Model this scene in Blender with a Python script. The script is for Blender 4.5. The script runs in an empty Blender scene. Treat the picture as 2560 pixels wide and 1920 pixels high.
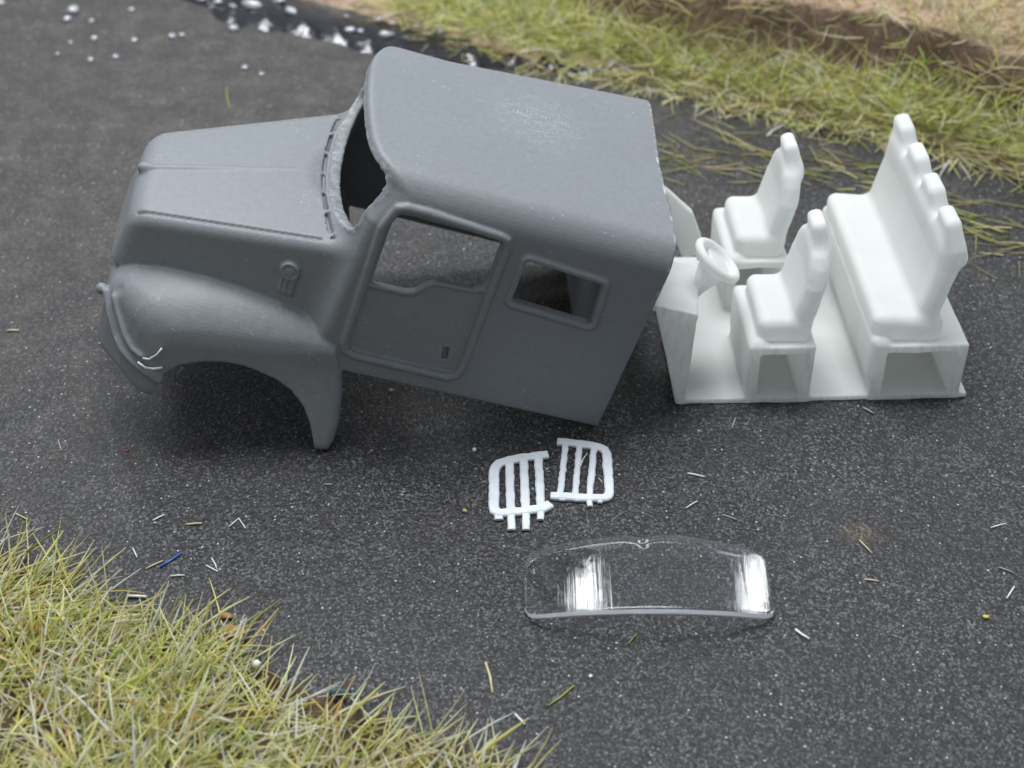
import bpy, math, random
import numpy as np
from mathutils import Vector, Matrix

# ---------------------------------------------------------------- camera, light, exposure
SC = bpy.context.scene
COL = SC.collection
R = math.radians
# one Blender unit is one centimetre of the diorama
cam_d = bpy.data.cameras.new('camera')
cam = bpy.data.objects.new('camera', cam_d)
COL.objects.link(cam)
cam.location = (0, 0, 10.2547)
cam.rotation_euler = (R(90 - 38.53), 0, 0)
cam_d.sensor_width = 36
cam_d.lens = 54.0
cam_d.clip_start = .1
cam_d.clip_end = 500
cam_d.dof.use_dof = True
cam_d.dof.focus_distance = 14.8
cam_d.dof.aperture_fstop = .42
SC.camera = cam

w = bpy.data.worlds.new('World')
SC.world = w
w.use_nodes = True
bg = w.node_tree.nodes['Background']
bg.inputs[0].default_value = (.88, .94, 1, 1)
bg.inputs[1].default_value = .36


def lamp(name, loc, target, sx, sy, power, col):
    d = bpy.data.lights.new(name, 'AREA')
    d.shape = 'RECTANGLE'
    d.size, d.size_y = sx, sy
    d.energy = power
    d.color = col
    o = bpy.data.objects.new(name, d)
    COL.objects.link(o)
    o.location = loc
    o.rotation_euler = (Vector(target) - Vector(loc)).to_track_quat('-Z', 'Y').to_euler()
    return o


# ceiling panel above and a little behind, and two lamps further back on either side
lamp('ceiling_lamp', (-2, 20, 34), (0, 13, 0), 26, 14, 12000, (.975, .99, 1))
lamp('back_lamp', (-15, 50, 38), (1, 10, 0), 6, 16, 5200, (.93, .97, 1))
lamp('back_lamp', (38, 50, 29), (1, 10, 0), 3, 16, 2600, (.93, .97, 1))

SC.view_settings.view_transform = 'Standard'
SC.view_settings.look = 'None'
SC.view_settings.exposure = .33
SC.view_settings.gamma = 1
SC.cycles.max_bounces = 12
SC.cycles.diffuse_bounces = 8
SC.cycles.transparent_max_bounces = 8
SC.cycles.caustics_refractive = True

rng = np.random.default_rng(7)
random.seed(7)


# ---------------------------------------------------------------- object helpers
def tag(o, label=None, cat=None, group=None, kind=None):
    if label: o['label'] = label
    if cat: o['category'] = cat
    if group: o['group'] = group
    if kind: o['kind'] = kind
    return o


def mesh_obj(name, V, F, mat, parent=None, smooth=True, normals=None):
    me = bpy.data.meshes.new(name)
    V = np.asarray(V, np.float32)
    if isinstance(F, np.ndarray):
        n = F.shape[1]
        me.vertices.add(len(V))
        me.vertices.foreach_set('co', V.ravel())
        me.loops.add(F.size)
        me.loops.foreach_set('vertex_index', F.ravel().astype(np.int32))
        me.polygons.add(len(F))
        me.polygons.foreach_set('loop_start', np.arange(0, F.size, n, dtype=np.int32))
        me.update(calc_edges=True)
        me.validate()
    else:
        me.from_pydata([tuple(v) for v in V], [], F)
        me.update()
    me.polygons.foreach_set('use_smooth', np.full(len(me.polygons), smooth))
    if normals is not None and len(me.vertices) == len(normals):
        me.normals_split_custom_set_from_vertices([tuple(q) for q in normals])
    if mat: me.materials.append(mat)
    o = bpy.data.objects.new(name, me)
    COL.objects.link(o)
    if parent: o.parent = parent
    return o


def empty(name, mat4=None, loc=None):
    o = bpy.data.objects.new(name, None)
    COL.objects.link(o)
    if mat4 is not None: o.matrix_world = mat4
    if loc is not None: o.location = loc
    return o


# ---------------------------------------------------------------- materials
def M(name):
    m = bpy.data.materials.new(name)
    m.use_nodes = True
    nt = m.node_tree
    return m, nt, nt.nodes['Principled BSDF']


def N(nt, typ, **kw):
    n = nt.nodes.new(typ)
    for k, v in kw.items():
        if k.startswith('i_'):
            n.inputs[k[2:].replace('_', ' ')].default_value = v
        else:
            setattr(n, k, v)
    return n


def ramp(nt, fac, stops):
    r = nt.nodes.new('ShaderNodeValToRGB')
    e = r.color_ramp.elements
    while len(e) < len(stops): e.new(.5)
    for el, (p, c) in zip(e, stops):
        el.position = p
        el.color = (*c, 1) if len(c) == 3 else c
    nt.links.new(fac, r.inputs[0])
    return r.outputs[0]


def noise(nt, co, scale, detail=3, rough=.5, dist=0):
    n = N(nt, 'ShaderNodeTexNoise')
    n.inputs['Scale'].default_value = scale
    n.inputs['Detail'].default_value = detail
    n.inputs['Roughness'].default_value = rough
    n.inputs['Distortion'].default_value = dist
    if co is not None: nt.links.new(co, n.inputs['Vector'])
    return n.outputs['Fac']


def mix(nt, fac, a, b, mode='MIX'):
    m = N(nt, 'ShaderNodeMix', data_type='RGBA', blend_type=mode)
    for s, v in ((0, fac), (6, a), (7, b)):
        if hasattr(v, 'is_linked'):
            nt.links.new(v, m.inputs[s])
        else:
            m.inputs[s].default_value = v if s == 0 else (*v, 1)
    return m.outputs[2]


def math_(nt, op, a, b=None, c=None):
    m = N(nt, 'ShaderNodeMath', operation=op)
    for i, v in enumerate((a, b, c)):
        if v is None: continue
        if hasattr(v, 'is_linked'):
            nt.links.new(v, m.inputs[i])
        else:
            m.inputs[i].default_value = v
    return m.outputs[0]


def bump(nt, bs, height, strength, dist, prev=None):
    b = N(nt, 'ShaderNodeBump')
    b.inputs['Strength'].default_value = strength
    b.inputs['Distance'].default_value = dist
    nt.links.new(height, b.inputs['Height'])
    if prev is not None: nt.links.new(prev, b.inputs['Normal'])
    nt.links.new(b.outputs[0], bs.inputs['Normal'])
    return b.outputs[0]


def obj_co(nt):
    return N(nt, 'ShaderNodeTexCoord').outputs['Object']


def stretch(nt, co, s, rot=(0, 0, 0)):
    m = N(nt, 'ShaderNodeMapping')
    m.inputs['Scale'].default_value = s
    m.inputs['Rotation'].default_value = rot
    nt.links.new(co, m.inputs['Vector'])
    return m.outputs[0]


def mat_resin_grey():
    m, nt, bs = M('grey_resin')
    co = obj_co(nt)
    base = ramp(nt, noise(nt, co, 14, 6, .7), [(.3, (.172, .186, .201)), (.7, (.200, .216, .232))])
    # pale dust specks
    v = N(nt, 'ShaderNodeTexVoronoi')
    v.inputs['Scale'].default_value = 16
    nt.links.new(co, v.inputs['Vector'])
    sp = ramp(nt, v.outputs['Distance'], [(.08, (1, 1, 1)), (.19, (0, 0, 0))])
    gate = ramp(nt, noise(nt, co, 3.1, 2), [(.56, (0, 0, 0)), (.66, (1, 1, 1))])
    c1 = mix(nt, math_(nt, 'MULTIPLY', math_(nt, 'MULTIPLY', sp, gate), .38), base, (.62, .66, .70))
    # fine scratches rubbed into the roof top (object space around one worn patch)
    nrm = N(nt, 'ShaderNodeSeparateXYZ')
    nt.links.new(co, nrm.inputs[0])
    d = N(nt, 'ShaderNodeVectorMath', operation='DISTANCE')
    nt.links.new(stretch(nt, co, (1, 1, 1)), d.inputs[0])
    d.inputs[1].default_value = (-1.35, 1.75, 2.3)
    patch = ramp(nt, math_(nt, 'ADD', d.outputs['Value'], math_(nt, 'MULTIPLY', noise(nt, co, 3, 4), .5)),
                 [(.38, (1, 1, 1)), (.95, (0, 0, 0))])
    roofgate = math_(nt, 'GREATER_THAN', nrm.outputs[2], 2.05)
    wide = ramp(nt, noise(nt, co, 1.3, 3), [(.5, (0, 0, 0)), (.75, (.35, .35, .35))])
    area = math_(nt, 'MULTIPLY', math_(nt, 'MAXIMUM', patch, wide), roofgate)
    s1 = ramp(nt, noise(nt, stretch(nt, co, (3, 60, 3), (0, 0, .5)), 1.6, 5, .75), [(.55, (0, 0, 0)), (.66, (1, 1, 1))])
    s2 = ramp(nt, noise(nt, stretch(nt, co, (55, 9, 9), (0, 0, -.25)), 1.5, 5, .75), [(.56, (0, 0, 0)), (.67, (1, 1, 1))])
    sc = math_(nt, 'MULTIPLY', math_(nt, 'MAXIMUM', s1, s2), area)
    c2 = mix(nt, math_(nt, 'MULTIPLY', sc, .55), c1, (.62, .67, .72))
    # sanded pale chips on the sawn rear edge
    edge = math_(nt, 'MULTIPLY', math_(nt, 'GREATER_THAN', nrm.outputs[0], -.035), math_(nt, 'GREATER_THAN', nrm.outputs[2], 1.6))
    chips = ramp(nt, noise(nt, co, 9, 4, .7), [(.5, (0, 0, 0)), (.62, (1, 1, 1))])
    c3 = mix(nt, math_(nt, 'MULTIPLY', math_(nt, 'MULTIPLY', edge, chips), .6), c2, (.6, .64, .68))
    nt.links.new(c3, bs.inputs['Base Color'])
    bs.inputs['Roughness'].default_value = .5
    bs.inputs['Specular IOR Level'].default_value = .45
    g = noise(nt, co, 42, 2, .6)
    wv = N(nt, 'ShaderNodeTexWave', bands_direction='Z')
    wv.inputs['Scale'].default_value = 9
    nt.links.new(co, wv.inputs['Vector'])
    b1 = bump(nt, bs, g, .38, .006)
    bump(nt, bs, wv.outputs['Fac'], .045, .006, b1)
    return m


def mat_resin_white():
    m, nt, bs = M('white_resin')
    co = obj_co(nt)
    c = ramp(nt, noise(nt, co, 2.5, 4), [(.3, (.855, .872, .858)), (.7, (.89, .903, .892))])
    sx = N(nt, 'ShaderNodeSeparateXYZ')
    nt.links.new(co, sx.inputs[0])
    cut = math_(nt, 'LESS_THAN', sx.outputs[1], .012)
    dirt = ramp(nt, noise(nt, stretch(nt, co, (7, 7, 1.6)), 2.2, 6, .72), [(.42, (0, 0, 0)), (.70, (.42, .42, .42))])
    c = mix(nt, math_(nt, 'MULTIPLY', cut, dirt), c, (.50, .48, .44))
    pits = ramp(nt, noise(nt, co, 34, 3, .6), [(.70, (0, 0, 0)), (.76, (.35, .35, .35))])
    c = mix(nt, pits, c, (.62, .61, .58))
    nt.links.new(c, bs.inputs['Base Color'])
    bs.inputs['Roughness'].default_value = .5
    bs.inputs['Specular IOR Level'].default_value = .3
    bs.inputs['Subsurface Weight'].default_value = 0
    bs.inputs['Subsurface Radius'].default_value = (1, .95, .8)
    bs.inputs['Subsurface Scale'].default_value = .3
    b1 = bump(nt, bs, noise(nt, co, 30, 3), .10, .008)
    wv = N(nt, 'ShaderNodeTexWave', bands_direction='X')
    wv.inputs['Scale'].default_value = 8
    wv.inputs['Distortion'].default_value = 1
    nt.links.new(co, wv.inputs['Vector'])
    bump(nt, bs, wv.outputs['Fac'], .04, .008, b1)
    tr = N(nt, 'ShaderNodeBsdfTranslucent')
    nt.links.new(c, tr.inputs[0])
    mx = N(nt, 'ShaderNodeMixShader')
    mx.inputs[0].default_value = .5
    nt.links.new(bs.outputs[0], mx.inputs[1])
    nt.links.new(tr.outputs[0], mx.inputs[2])
    nt.links.new(mx.outputs[0], nt.nodes['Material Output'].inputs[0])
    return m


def mat_simple(name, col, rough=.5, var=.15, scale=20, sss=0):
    m, nt, bs = M(name)
    co = obj_co(nt)
    c = ramp(nt, noise(nt, co, scale, 3), [(.3, tuple(x * (1 - var) for x in col)), (.7, tuple(min(1, x * (1 + var)) for x in col))])
    nt.links.new(c, bs.inputs['Base Color'])
    bs.inputs['Roughness'].default_value = rough
    if sss:
        bs.inputs['Subsurface Weight'].default_value = sss
        bs.inputs['Subsurface Scale'].default_value = .05
    return m


def mat_clear():
    """Thin clear sheet: what lies behind shows straight through, the surface mirrors by its angle."""
    m, nt, bs = M('clear_plastic')
    nt.nodes.remove(bs)
    co = obj_co(nt)
    tr = N(nt, 'ShaderNodeBsdfTransparent')
    tr.inputs[0].default_value = (.97, .98, .985, 1)
    gl = N(nt, 'ShaderNodeBsdfGlossy')
    gl.inputs['Roughness'].default_value = .06
    lw = N(nt, 'ShaderNodeLayerWeight')
    lw.inputs['Blend'].default_value = .5
    fr = math_(nt, 'MULTIPLY_ADD', math_(nt, 'POWER', lw.outputs['Facing'], 4.0), .85, .045)
    # vertical drawing lines of the moulding
    h = noise(nt, stretch(nt, co, (34, .25, 0)), 1.0, 3, .6)
    b1 = N(nt, 'ShaderNodeBump')
    b1.inputs['Strength'].default_value = .22
    b1.inputs['Distance'].default_value = .010
    nt.links.new(h, b1.inputs['Height'])
    b2 = N(nt, 'ShaderNodeBump')
    b2.inputs['Strength'].default_value = .07
    b2.inputs['Distance'].default_value = .03
    nt.links.new(noise(nt, co, 6, 3), b2.inputs['Height'])
    nt.links.new(b1.outputs[0], b2.inputs['Normal'])
    nt.links.new(b2.outputs[0], gl.inputs['Normal'])
    mx = N(nt, 'ShaderNodeMixShader')
    nt.links.new(fr, mx.inputs[0])
    nt.links.new(tr.outputs[0], mx.inputs[1])
    nt.links.new(gl.outputs[0], mx.inputs[2])
    nt.links.new(mx.outputs[0], nt.nodes['Material Output'].inputs[0])
    return m


def mat_edge(clear):
    """Cut edge of the clear sheet: pale, half frosted."""
    m, nt, bs = M('clear_plastic_edge')
    bs.inputs['Base Color'].default_value = (.84, .87, .92, 1)
    bs.inputs['Roughness'].default_value = .15
    bs.inputs['Transmission Weight'].default_value = clear
    bs.inputs['IOR'].default_value = 1.2
    bs.inputs['Coat Weight'].default_value = .5
    bump(nt, bs, noise(nt, stretch(nt, obj_co(nt), (3, 9, 9)), 2, 3), .3, .02)
    return m


def mat_road():
    m, nt, bs = M('black_foam_road')
    co = obj_co(nt)
    v = N(nt, 'ShaderNodeTexVoronoi')
    v.inputs['Scale'].default_value = 27
    v.inputs['Randomness'].default_value = 1
    nt.links.new(co, v.inputs['Vector'])
    vc = N(nt, 'ShaderNodeTexVoronoi')
    vc.inputs['Scale'].default_value = 52
    nt.links.new(co, vc.inputs['Vector'])
    sc_ = N(nt, 'ShaderNodeSeparateColor')
    nt.links.new(vc.outputs['Color'], sc_.inputs[0])
    grain = math_(nt, 'ADD', math_(nt, 'MULTIPLY', sc_.outputs[1], .55), math_(nt, 'MULTIPLY', noise(nt, co, 26, 4, .7), .45))
    base = ramp(nt, grain, [(.2, (.005, .005, .006)), (.5, (.018, .018, .020)), (.66, (.065, .065, .071)), (.80, (.17, .17, .182)), (.93, (.27, .27, .285))])
    base = mix(nt, ramp(nt, noise(nt, co, 1.1, 5, .6), [(.35, (.45, .45, .45)), (.65, (0, 0, 0))]), base, (.022, .021, .022))
    # dust over the far left of the road: brownish, paler
    sx = N(nt, 'ShaderNodeSeparateXYZ')
    nt.links.new(co, sx.inputs[0])
    far = math_(nt, 'MULTIPLY_ADD', sx.outputs[1], .075, -.98)
    lft = math_(nt, 'MULTIPLY_ADD', sx.outputs[0], -.05, 0)
    dfac = math_(nt, 'ADD', math_(nt, 'ADD', far, lft), math_(nt, 'MULTIPLY_ADD', noise(nt, co, .55, 5, .6), 1.1, -.52))
    dust = ramp(nt, dfac, [(.0, (0, 0, 0)), (.6, (.5, .5, .5))])
    dcol = ramp(nt, noise(nt, co, 2.3, 9, .78), [(.30, (.030, .028, .027)), (.5, (.082, .075, .069)), (.70, (.19, .168, .148))])
    c1 = mix(nt, dust, base, dcol)
    # tan smudge in the right foreground
    d = N(nt, 'ShaderNodeVectorMath', operation='DISTANCE')
    nt.links.new(stretch(nt, co, (1, 1.3, 1)), d.inputs[0])
    d.inputs[1].default_value = (3.32, 10.58 * 1.3, 0)
    sm = ramp(nt, math_(nt, 'ADD', d.outputs['Value'], math_(nt, 'MULTIPLY', noise(nt, co, 9, 6, .75), .9)), [(.42, (.45, .45, .45)), (.68, (0, 0, 0))])
    c2 = mix(nt, math_(nt, 'MULTIPLY', sm, grain), c1, (.34, .24, .12))
    # specular sparkles painted in as tiny white grains
    v2 = N(nt, 'ShaderNodeTexVoronoi')
    v2.inputs['Scale'].default_value = 14
    nt.links.new(co, v2.inputs['Vector'])
    sp = ramp(nt, v2.outputs['Distance'], [(.09, (1, 1, 1)), (.17, (0, 0, 0))])
    sep = N(nt, 'ShaderNodeSeparateColor')
    nt.links.new(v2.outputs['Color'], sep.inputs[0])
    sel = ramp(nt, sep.outputs[0], [(.5, (0, 0, 0)), (1, (1, 1, 1))])
    c3 = mix(nt, math_(nt, 'MULTIPLY', math_(nt, 'MULTIPLY', sp, sel), .75), c2, (.75, .76, .80))
    nt.links.new(c3, bs.inputs['Base Color'])
    bs.inputs['Roughness'].default_value = .5
    bs.inputs['Specular IOR Level'].default_value = .4
    b1 = bump(nt, bs, grain, .6, .04)
    bump(nt, bs, v.outputs['Distance'], .35, .03, b1)
    return m


def mat_soil(name, stops, scale=6):
    m, nt, bs = M(name)
    co = obj_co(nt)
    c = ramp(nt, noise(nt, co, scale, 6, .65), stops)
    nt.links.new(c, bs.inputs['Base Color'])
    bs.inputs['Roughness'].default_value = .95
    bs.inputs['Specular IOR Level'].default_value = .1
    b1 = bump(nt, bs, noise(nt, co, scale * 4, 5, .7), .8, .06)
    return m


def mat_grass():
    m, nt, bs = M('static_grass')
    a = N(nt, 'ShaderNodeAttribute')
    a.attribute_name = 'tint'
    nt.links.new(a.outputs['Color'], bs.inputs['Base Color'])
    bs.inputs['Roughness'].default_value = .5
    bs.inputs['Specular IOR Level'].default_value = .35
    tr = N(nt, 'ShaderNodeBsdfTranslucent')
    nt.links.new(a.outputs['Color'], tr.inputs[0])
    mx = N(nt, 'ShaderNodeMixShader')
    mx.inputs[0].default_value = .42
    nt.links.new(bs.outputs[0], mx.inputs[1])
    nt.links.new(tr.outputs[0], mx.inputs[2])
    nt.links.new(mx.outputs[0], nt.nodes['Material Output'].inputs[0])
    return m


GREY = mat_resin_grey()
WHITE = mat_resin_white()
CLEAR = mat_clear()
ROAD = mat_road()
GRASS = mat_grass()


# ---------------------------------------------------------------- distance fields and surface nets
def smin(a, b, k):
    h = np.clip(.5 + .5 * (b - a) / k, 0, 1)
    return b + (a - b) * h - k * h * (1 - h)


def smax(a, b, k):
    return -smin(-a, -b, k)


def rbox(p, c, hs, r):
    q = [np.abs(a - cc) - h + r for a, cc, h in zip(p, c, hs)]
    out = np.sqrt(sum(np.maximum(x, 0) ** 2 for x in q))
    ins = np.maximum(np.maximum(q[0], q[1]), q[2])
    return out + np.minimum(ins, 0) - r


def poly2(x, y, pts):
    x, y = np.broadcast_arrays(x, y)
    d = np.full(x.shape, 1e9)
    s = np.ones(x.shape)
    n = len(pts)
    for i in range(n):
        ax, ay = pts[i]
        bx, by = pts[i - 1]
        ex, ey = bx - ax, by - ay
        wx, wy = x - ax, y - ay
        t = np.clip((wx * ex + wy * ey) / (ex * ex + ey * ey), 0, 1)
        d = np.minimum(d, (wx - ex * t) ** 2 + (wy - ey * t) ** 2)
        c1, c2, c3 = y >= ay, y < by, ex * wy > ey * wx
        s = np.where((c1 & c2 & c3) | (~c1 & ~c2 & ~c3), -s, s)
    return s * np.sqrt(d)


def seg2(x, y, pts):
    d = None
    for (ax, ay), (bx, by) in zip(pts[:-1], pts[1:]):
        ex, ey = bx - ax, by - ay
        wx, wy = x - ax, y - ay
        t = np.clip((wx * ex + wy * ey) / (ex * ex + ey * ey), 0, 1)
        q = (wx - ex * t) ** 2 + (wy - ey * t) ** 2
        d = q if d is None else np.minimum(d, q)
    return np.sqrt(d)


def seg3(p, pts, r):
    d = None
    for a, b in zip(pts[:-1], pts[1:]):
        e = [bb - aa for aa, bb in zip(a, b)]
        wv = [pp - aa for pp, aa in zip(p, a)]
        t = np.clip(sum(x * y for x, y in zip(wv, e)) / sum(x * x for x in e), 0, 1)
        q = sum((x - y * t) ** 2 for x, y in zip(wv, e))
        d = q if d is None else np.minimum(d, q)
    return np.sqrt(d) - r


def lattice(n, seed):
    return np.random.default_rng(seed).random(n).astype(np.float32)


def vnoise(p, scale, seed=1):
    L = lattice((32, 32, 32), seed)
    P = [np.asarray(a) * scale + 11.3 for a in p]
    sh = np.broadcast_shapes(*[a.shape for a in P])
    I = [np.floor(a).astype(np.int32) for a in P]
    Fr = [a - i for a, i in zip(P, I)]
    Fr = [f * f * (3 - 2 * f) for f in Fr]
    out = np.zeros(sh, np.float32)
    for dx in (0, 1):
        for dy in (0, 1):
            for dz in (0, 1):
                wgt = (Fr[0] if dx else 1 - Fr[0]) * (Fr[1] if dy else 1 - Fr[1]) * (Fr[2] if dz else 1 - Fr[2])
                out = out + wgt * L[(I[0] + dx) % 32, (I[1] + dy) % 32, (I[2] + dz) % 32]
    return out - .5


def tri(F, o, h, P):
    g = (P - o) / h
    hi = np.array(F.shape) - 2
    i = np.clip(np.floor(g).astype(np.int32), 0, hi)
    f = g - i
    out = 0
    for dx in (0, 1):
        for dy in (0, 1):
            for dz in (0, 1):
                wgt = (f[:, 0] if dx else 1 - f[:, 0]) * (f[:, 1] if dy else 1 - f[:, 1]) * (f[:, 2] if dz else 1 - f[:, 2])
                out = out + wgt * F[i[:, 0] + dx, i[:, 1] + dy, i[:, 2] + dz]
    return out


def grad(F, o, h, P):
    g = np.stack([tri(F, o, h, P + e) - tri(F, o, h, P - e) for e in np.eye(3) * h * .7], 1)
    return g / (1.4 * h)


def surface_nets(F, o, h):
    ins = F < 0
    nx, ny, nz = F.shape
    cnt = np.zeros((nx - 1, ny - 1, nz - 1), np.uint8)
    for dx in (0, 1):
        for dy in (0, 1):
            for dz in (0, 1):
                cnt += ins[dx:nx - 1 + dx, dy:ny - 1 + dy, dz:nz - 1 + dz]
    act = (cnt > 0) & (cnt < 8)
    idx = np.argwhere(act)
    vid = np.full(act.shape, -1, np.int32)
    vid[act] = np.arange(len(idx), dtype=np.int32)
    cor = {}
    for dx in (0, 1):
        for dy in (0, 1):
            for dz in (0, 1):
                cor[dx, dy, dz] = F[idx[:, 0] + dx, idx[:, 1] + dy, idx[:, 2] + dz]
    acc = np.zeros((len(idx), 3))
    n = np.zeros(len(idx))
    keys = list(cor)
    for a in keys:
        for ax in range(3):
            if a[ax]: continue
            b = list(a); b[ax] = 1; b = tuple(b)
            fa, fb = cor[a], cor[b]
            cr = (fa < 0) != (fb < 0)
            t = np.where(cr, fa / np.where(cr, fa - fb, 1), 0)
            for k in range(3):
                acc[:, k] += cr * (a[k] + (t if k == ax else 0))
            n += cr
    V = o + h * (idx + acc / n[:, None])
    Q = []
    for ax in range(3):
        b, c = (ax + 1) % 3, (ax + 2) % 3
        s0 = [slice(None)] * 3; s1 = [slice(None)] * 3
        s0[ax] = slice(0, -1); s1[ax] = slice(1, None)
        e = ins[tuple(s0)] != ins[tuple(s1)]
        p = np.argwhere(e)
        p = p[(p[:, b] > 0) & (p[:, c] > 0) & (p[:, b] < F.shape[b] - 1) & (p[:, c] < F.shape[c] - 1)]
        flip = ~ins[p[:, 0], p[:, 1], p[:, 2]]
        q = []
        for db, dc in ((1, 1), (0, 1), (0, 0), (1, 0)):
            r = p.copy(); r[:, b] -= db; r[:, c] -= dc
            q.append(vid[r[:, 0], r[:, 1], r[:, 2]])
        q = np.stack(q, 1)
        q[flip] = q[flip][:, ::-1]
        Q.append(q)
    Q = np.concatenate(Q)
    Q = Q[(Q >= 0).all(1)]
    # one projection step on to the zero level
    g = grad(F, o, h, V)
    d = tri(F, o, h, V)
    st = d / np.maximum((g * g).sum(1), .15)
    V = V - np.clip(st, -.4 * h, .4 * h)[:, None] * g
    g = grad(F, o, h, V)
    nr = g / np.maximum(np.linalg.norm(g, axis=1), 1e-6)[:, None]
    return V, Q, nr


def split_parts(V, Q, nr, lab, table, mat):
    """table: label -> (name, parent, extra label). Returns the objects."""
    out = {}
    for k, (name, parent, text) in table.items():
        f = Q[lab == k]
        if not len(f): continue
        u, inv = np.unique(f, return_inverse=True)
        o = mesh_obj(name, V[u], inv.reshape(f.shape), mat, out[parent] if isinstance(parent, int) else parent, True, nr[u])
        if text: o['label'] = text
        out[k] = o
    return out


def grid(lo, hi, h):
    lo = np.array(lo, float)
    n = np.ceil((np.array(hi) - lo) / h).astype(int) + 1
    ax = [lo[i] + h * np.arange(n[i]) for i in range(3)]
    return lo, [ax[0][:, None, None].astype(np.float32), ax[1][None, :, None].astype(np.float32), ax[2][None, None, :].astype(np.float32)]


# ---------------------------------------------------------------- the grey truck body
TB = Matrix.Translation((.8891, 12.1574, 0.005)) @ Matrix.Rotation(.0589, 4, 'Z') @ Matrix.Rotation(.3209, 4, 'Y')


def build_truck():
    h = .0185
    c = 1.53
    o, (u, v, wz) = grid((-5.36, -.36, -1.0), (.1, 3.42, 2.56), h)
    S = np.abs(v - c)
    P = (u, v, wz)
    ln = np.interp

    # --- cab
    def cab_outer(off):
        roofz = 2.25 + .05 * (1 - (S / 1.5) ** 2) + .22 * np.clip((v - c) / c, 0, 1) * np.clip((u + 2.2) / 2.2, 0, 1) - off
        r = .3 + .22 * np.clip((v - c) / .6, 0, 1) - off
        qx = S - (1.53 - off) + r
        qz = wz - roofz + r
        d = np.sqrt(np.maximum(qx, 0) ** 2 + np.maximum(qz, 0) ** 2) + np.minimum(np.maximum(qx, qz), 0) - r
        uf = front_u + off
        return smax(d, uf - u, .07), uf

    front_u = -(3.20 - .10 * (wz - 1.18)) + .17 * (S / 1.53) ** 2 + (.10 + .24 * np.clip((wz - 1.75) / .35, 0, 1)) * (S / 1.53) ** 7 + .16 * np.clip((wz - 1.7) / .4, 0, 1) * np.clip((v - 2.1) / .9, 0, 1) ** 2
    cabO, uf = cab_outer(0)
    cabI, _ = cab_outer(.1)
    # --- hood
    t = np.clip((u + 5.03) / 1.85, -.15, 1.15)
    sh = .80 + .50 * t
    wh = .75 + .515 * t

    def hood(off):
        wtop = wh + .05 * (1 - (S / sh) ** 2) - off
        side = sh + .025 - .02 * np.maximum(wh - wz, 0) - off
        d = smax(wz - wtop, S - side, .13)
        fr = -5.03 - .10 * np.clip((.75 - wz) / .65, -.2, 1.2) - .025 * (1 - (S / .8) ** 2) + off
        d = smax(d, (fr - u) * .95, .16)
        return smax(d, u + 3.02, .02)
    hoodO, hoodI = hood(0), hood(.1)
    hoodO = np.maximum(hoodO, -.15 - wz)
    # raised centre rib and ornament
    rib = np.sqrt((S) ** 2 + ((wz - (wh + .05)) * 1.2) ** 2) - .035 * np.clip((-3.4 - u) / 1.2, 0, 1)
    rib = np.maximum(rib, np.maximum(-4.98 - u, u + 3.3))
    hoodO = smin(hoodO, rib, .035)
    orn = np.sqrt(((u + 4.99) / 1.5) ** 2 + (S / 1.0) ** 2 + ((wz - .80) / 1.0) ** 2) - .06
    hoodO = smin(hoodO, orn, .05)
    # groove between hood top and hood side
    gr = np.maximum(np.maximum(np.abs(S - (sh - .075)) - .017, -hoodO - .024), wh - .12 - wz)
    gr = np.maximum(gr, np.maximum(-4.97 - u, u + 3.24))
    hoodO = smax(hoodO, -gr, .008)

    # --- fenders
    v_ = c + .055 - S                            # distance in from the outer side plane
    uu = u[:, 0, 0]
    wj = ln(uu, [-5.3, -5.05, -4.9, -4.6, -4.2, -3.8, -3.5, -3.3, -3.1, -2.95, -2.85, -2.7],
            [.0, .13, .21, .32, .40, .44, .445, .445, .43, .41, .36, .10])[:, None, None].astype(np.float32)
    vj = ln(uu, [-5.1, -4.6, -3.8, -3.3, -3.0, -2.6], [.70, .64, .55, .45, .40, .40])[:, None, None].astype(np.float32)
    Dp = ln(uu, [-5.1, -4.9, -4.5, -4.0, -3.5, -3.1, -2.85], [.25, .3, .45, .47, .41, .28, .14])[:, None, None].astype(np.float32)
    tt = np.clip(1 - v_ / vj, 0, .998)
    top = (wz - (wj - Dp * (1 - np.sqrt(1 - tt * tt)) + .12 * np.maximum(v_ - vj, 0))) * .8
    ufp = ln(v_[0, :, 0], [-.2, 0, .1, .2, .3, .45, .6, 1, 1.53],
             [-4.3, -4.56, -4.72, -4.83, -4.91, -5.03, -5.10, -5.14, -5.17])[None, :, None].astype(np.float32)
    front = (ufp + .03 * np.clip((wz + .35) / .5, 0, 1) - u) * .72
    rearl = poly2(u[:, :, 0], wz[:, 0, :].reshape(1, -1), [(-5.6, 1), (-3.02, 1.0), (-2.84, .42), (-2.73, .06), (-2.65, -.25),
                                    (-2.60, -.55), (-2.60, -.76), (-2.635, -.868), (-2.76, -.885), (-3.5, -.885),
                                    (-4.44, -.80), (-4.6, -.80), (-4.8, -.72), (-5.6, -.72)])[:, None, :].astype(np.float32)
    flare = .21 * np.clip(-wz / .88, 0, 1.1) ** 1.2 * np.clip((u + 3.8) / .9, 0, 1)
    side = S - 1.585 - flare
    fen = smax(smax(smax(top, front, .16), side, .05), rearl, .10)
    fenI = np.maximum(np.maximum(top + .085, front + .07), np.maximum(side + .085, rearl + .1 * (v_ < .22) - .1 * (v_ >= .22)))
    fen = np.maximum(fen, -smax(fenI, -2 - wz, .02))
    archp = [(-4.45, -1.3), (-4.455, -.79), (-4.44, -.64), (-4.38, -.46), (-4.255, -.32), (-4.07, -.228), (-3.88, -.175), (-3.69, -.16),
             (-3.5, -.187), (-3.33, -.23), (-3.16, -.305), (-3.0, -.44), (-2.895, -.595), (-2.81, -.78), (-2.765, -.9), (-2.74, -1.3)]
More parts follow.
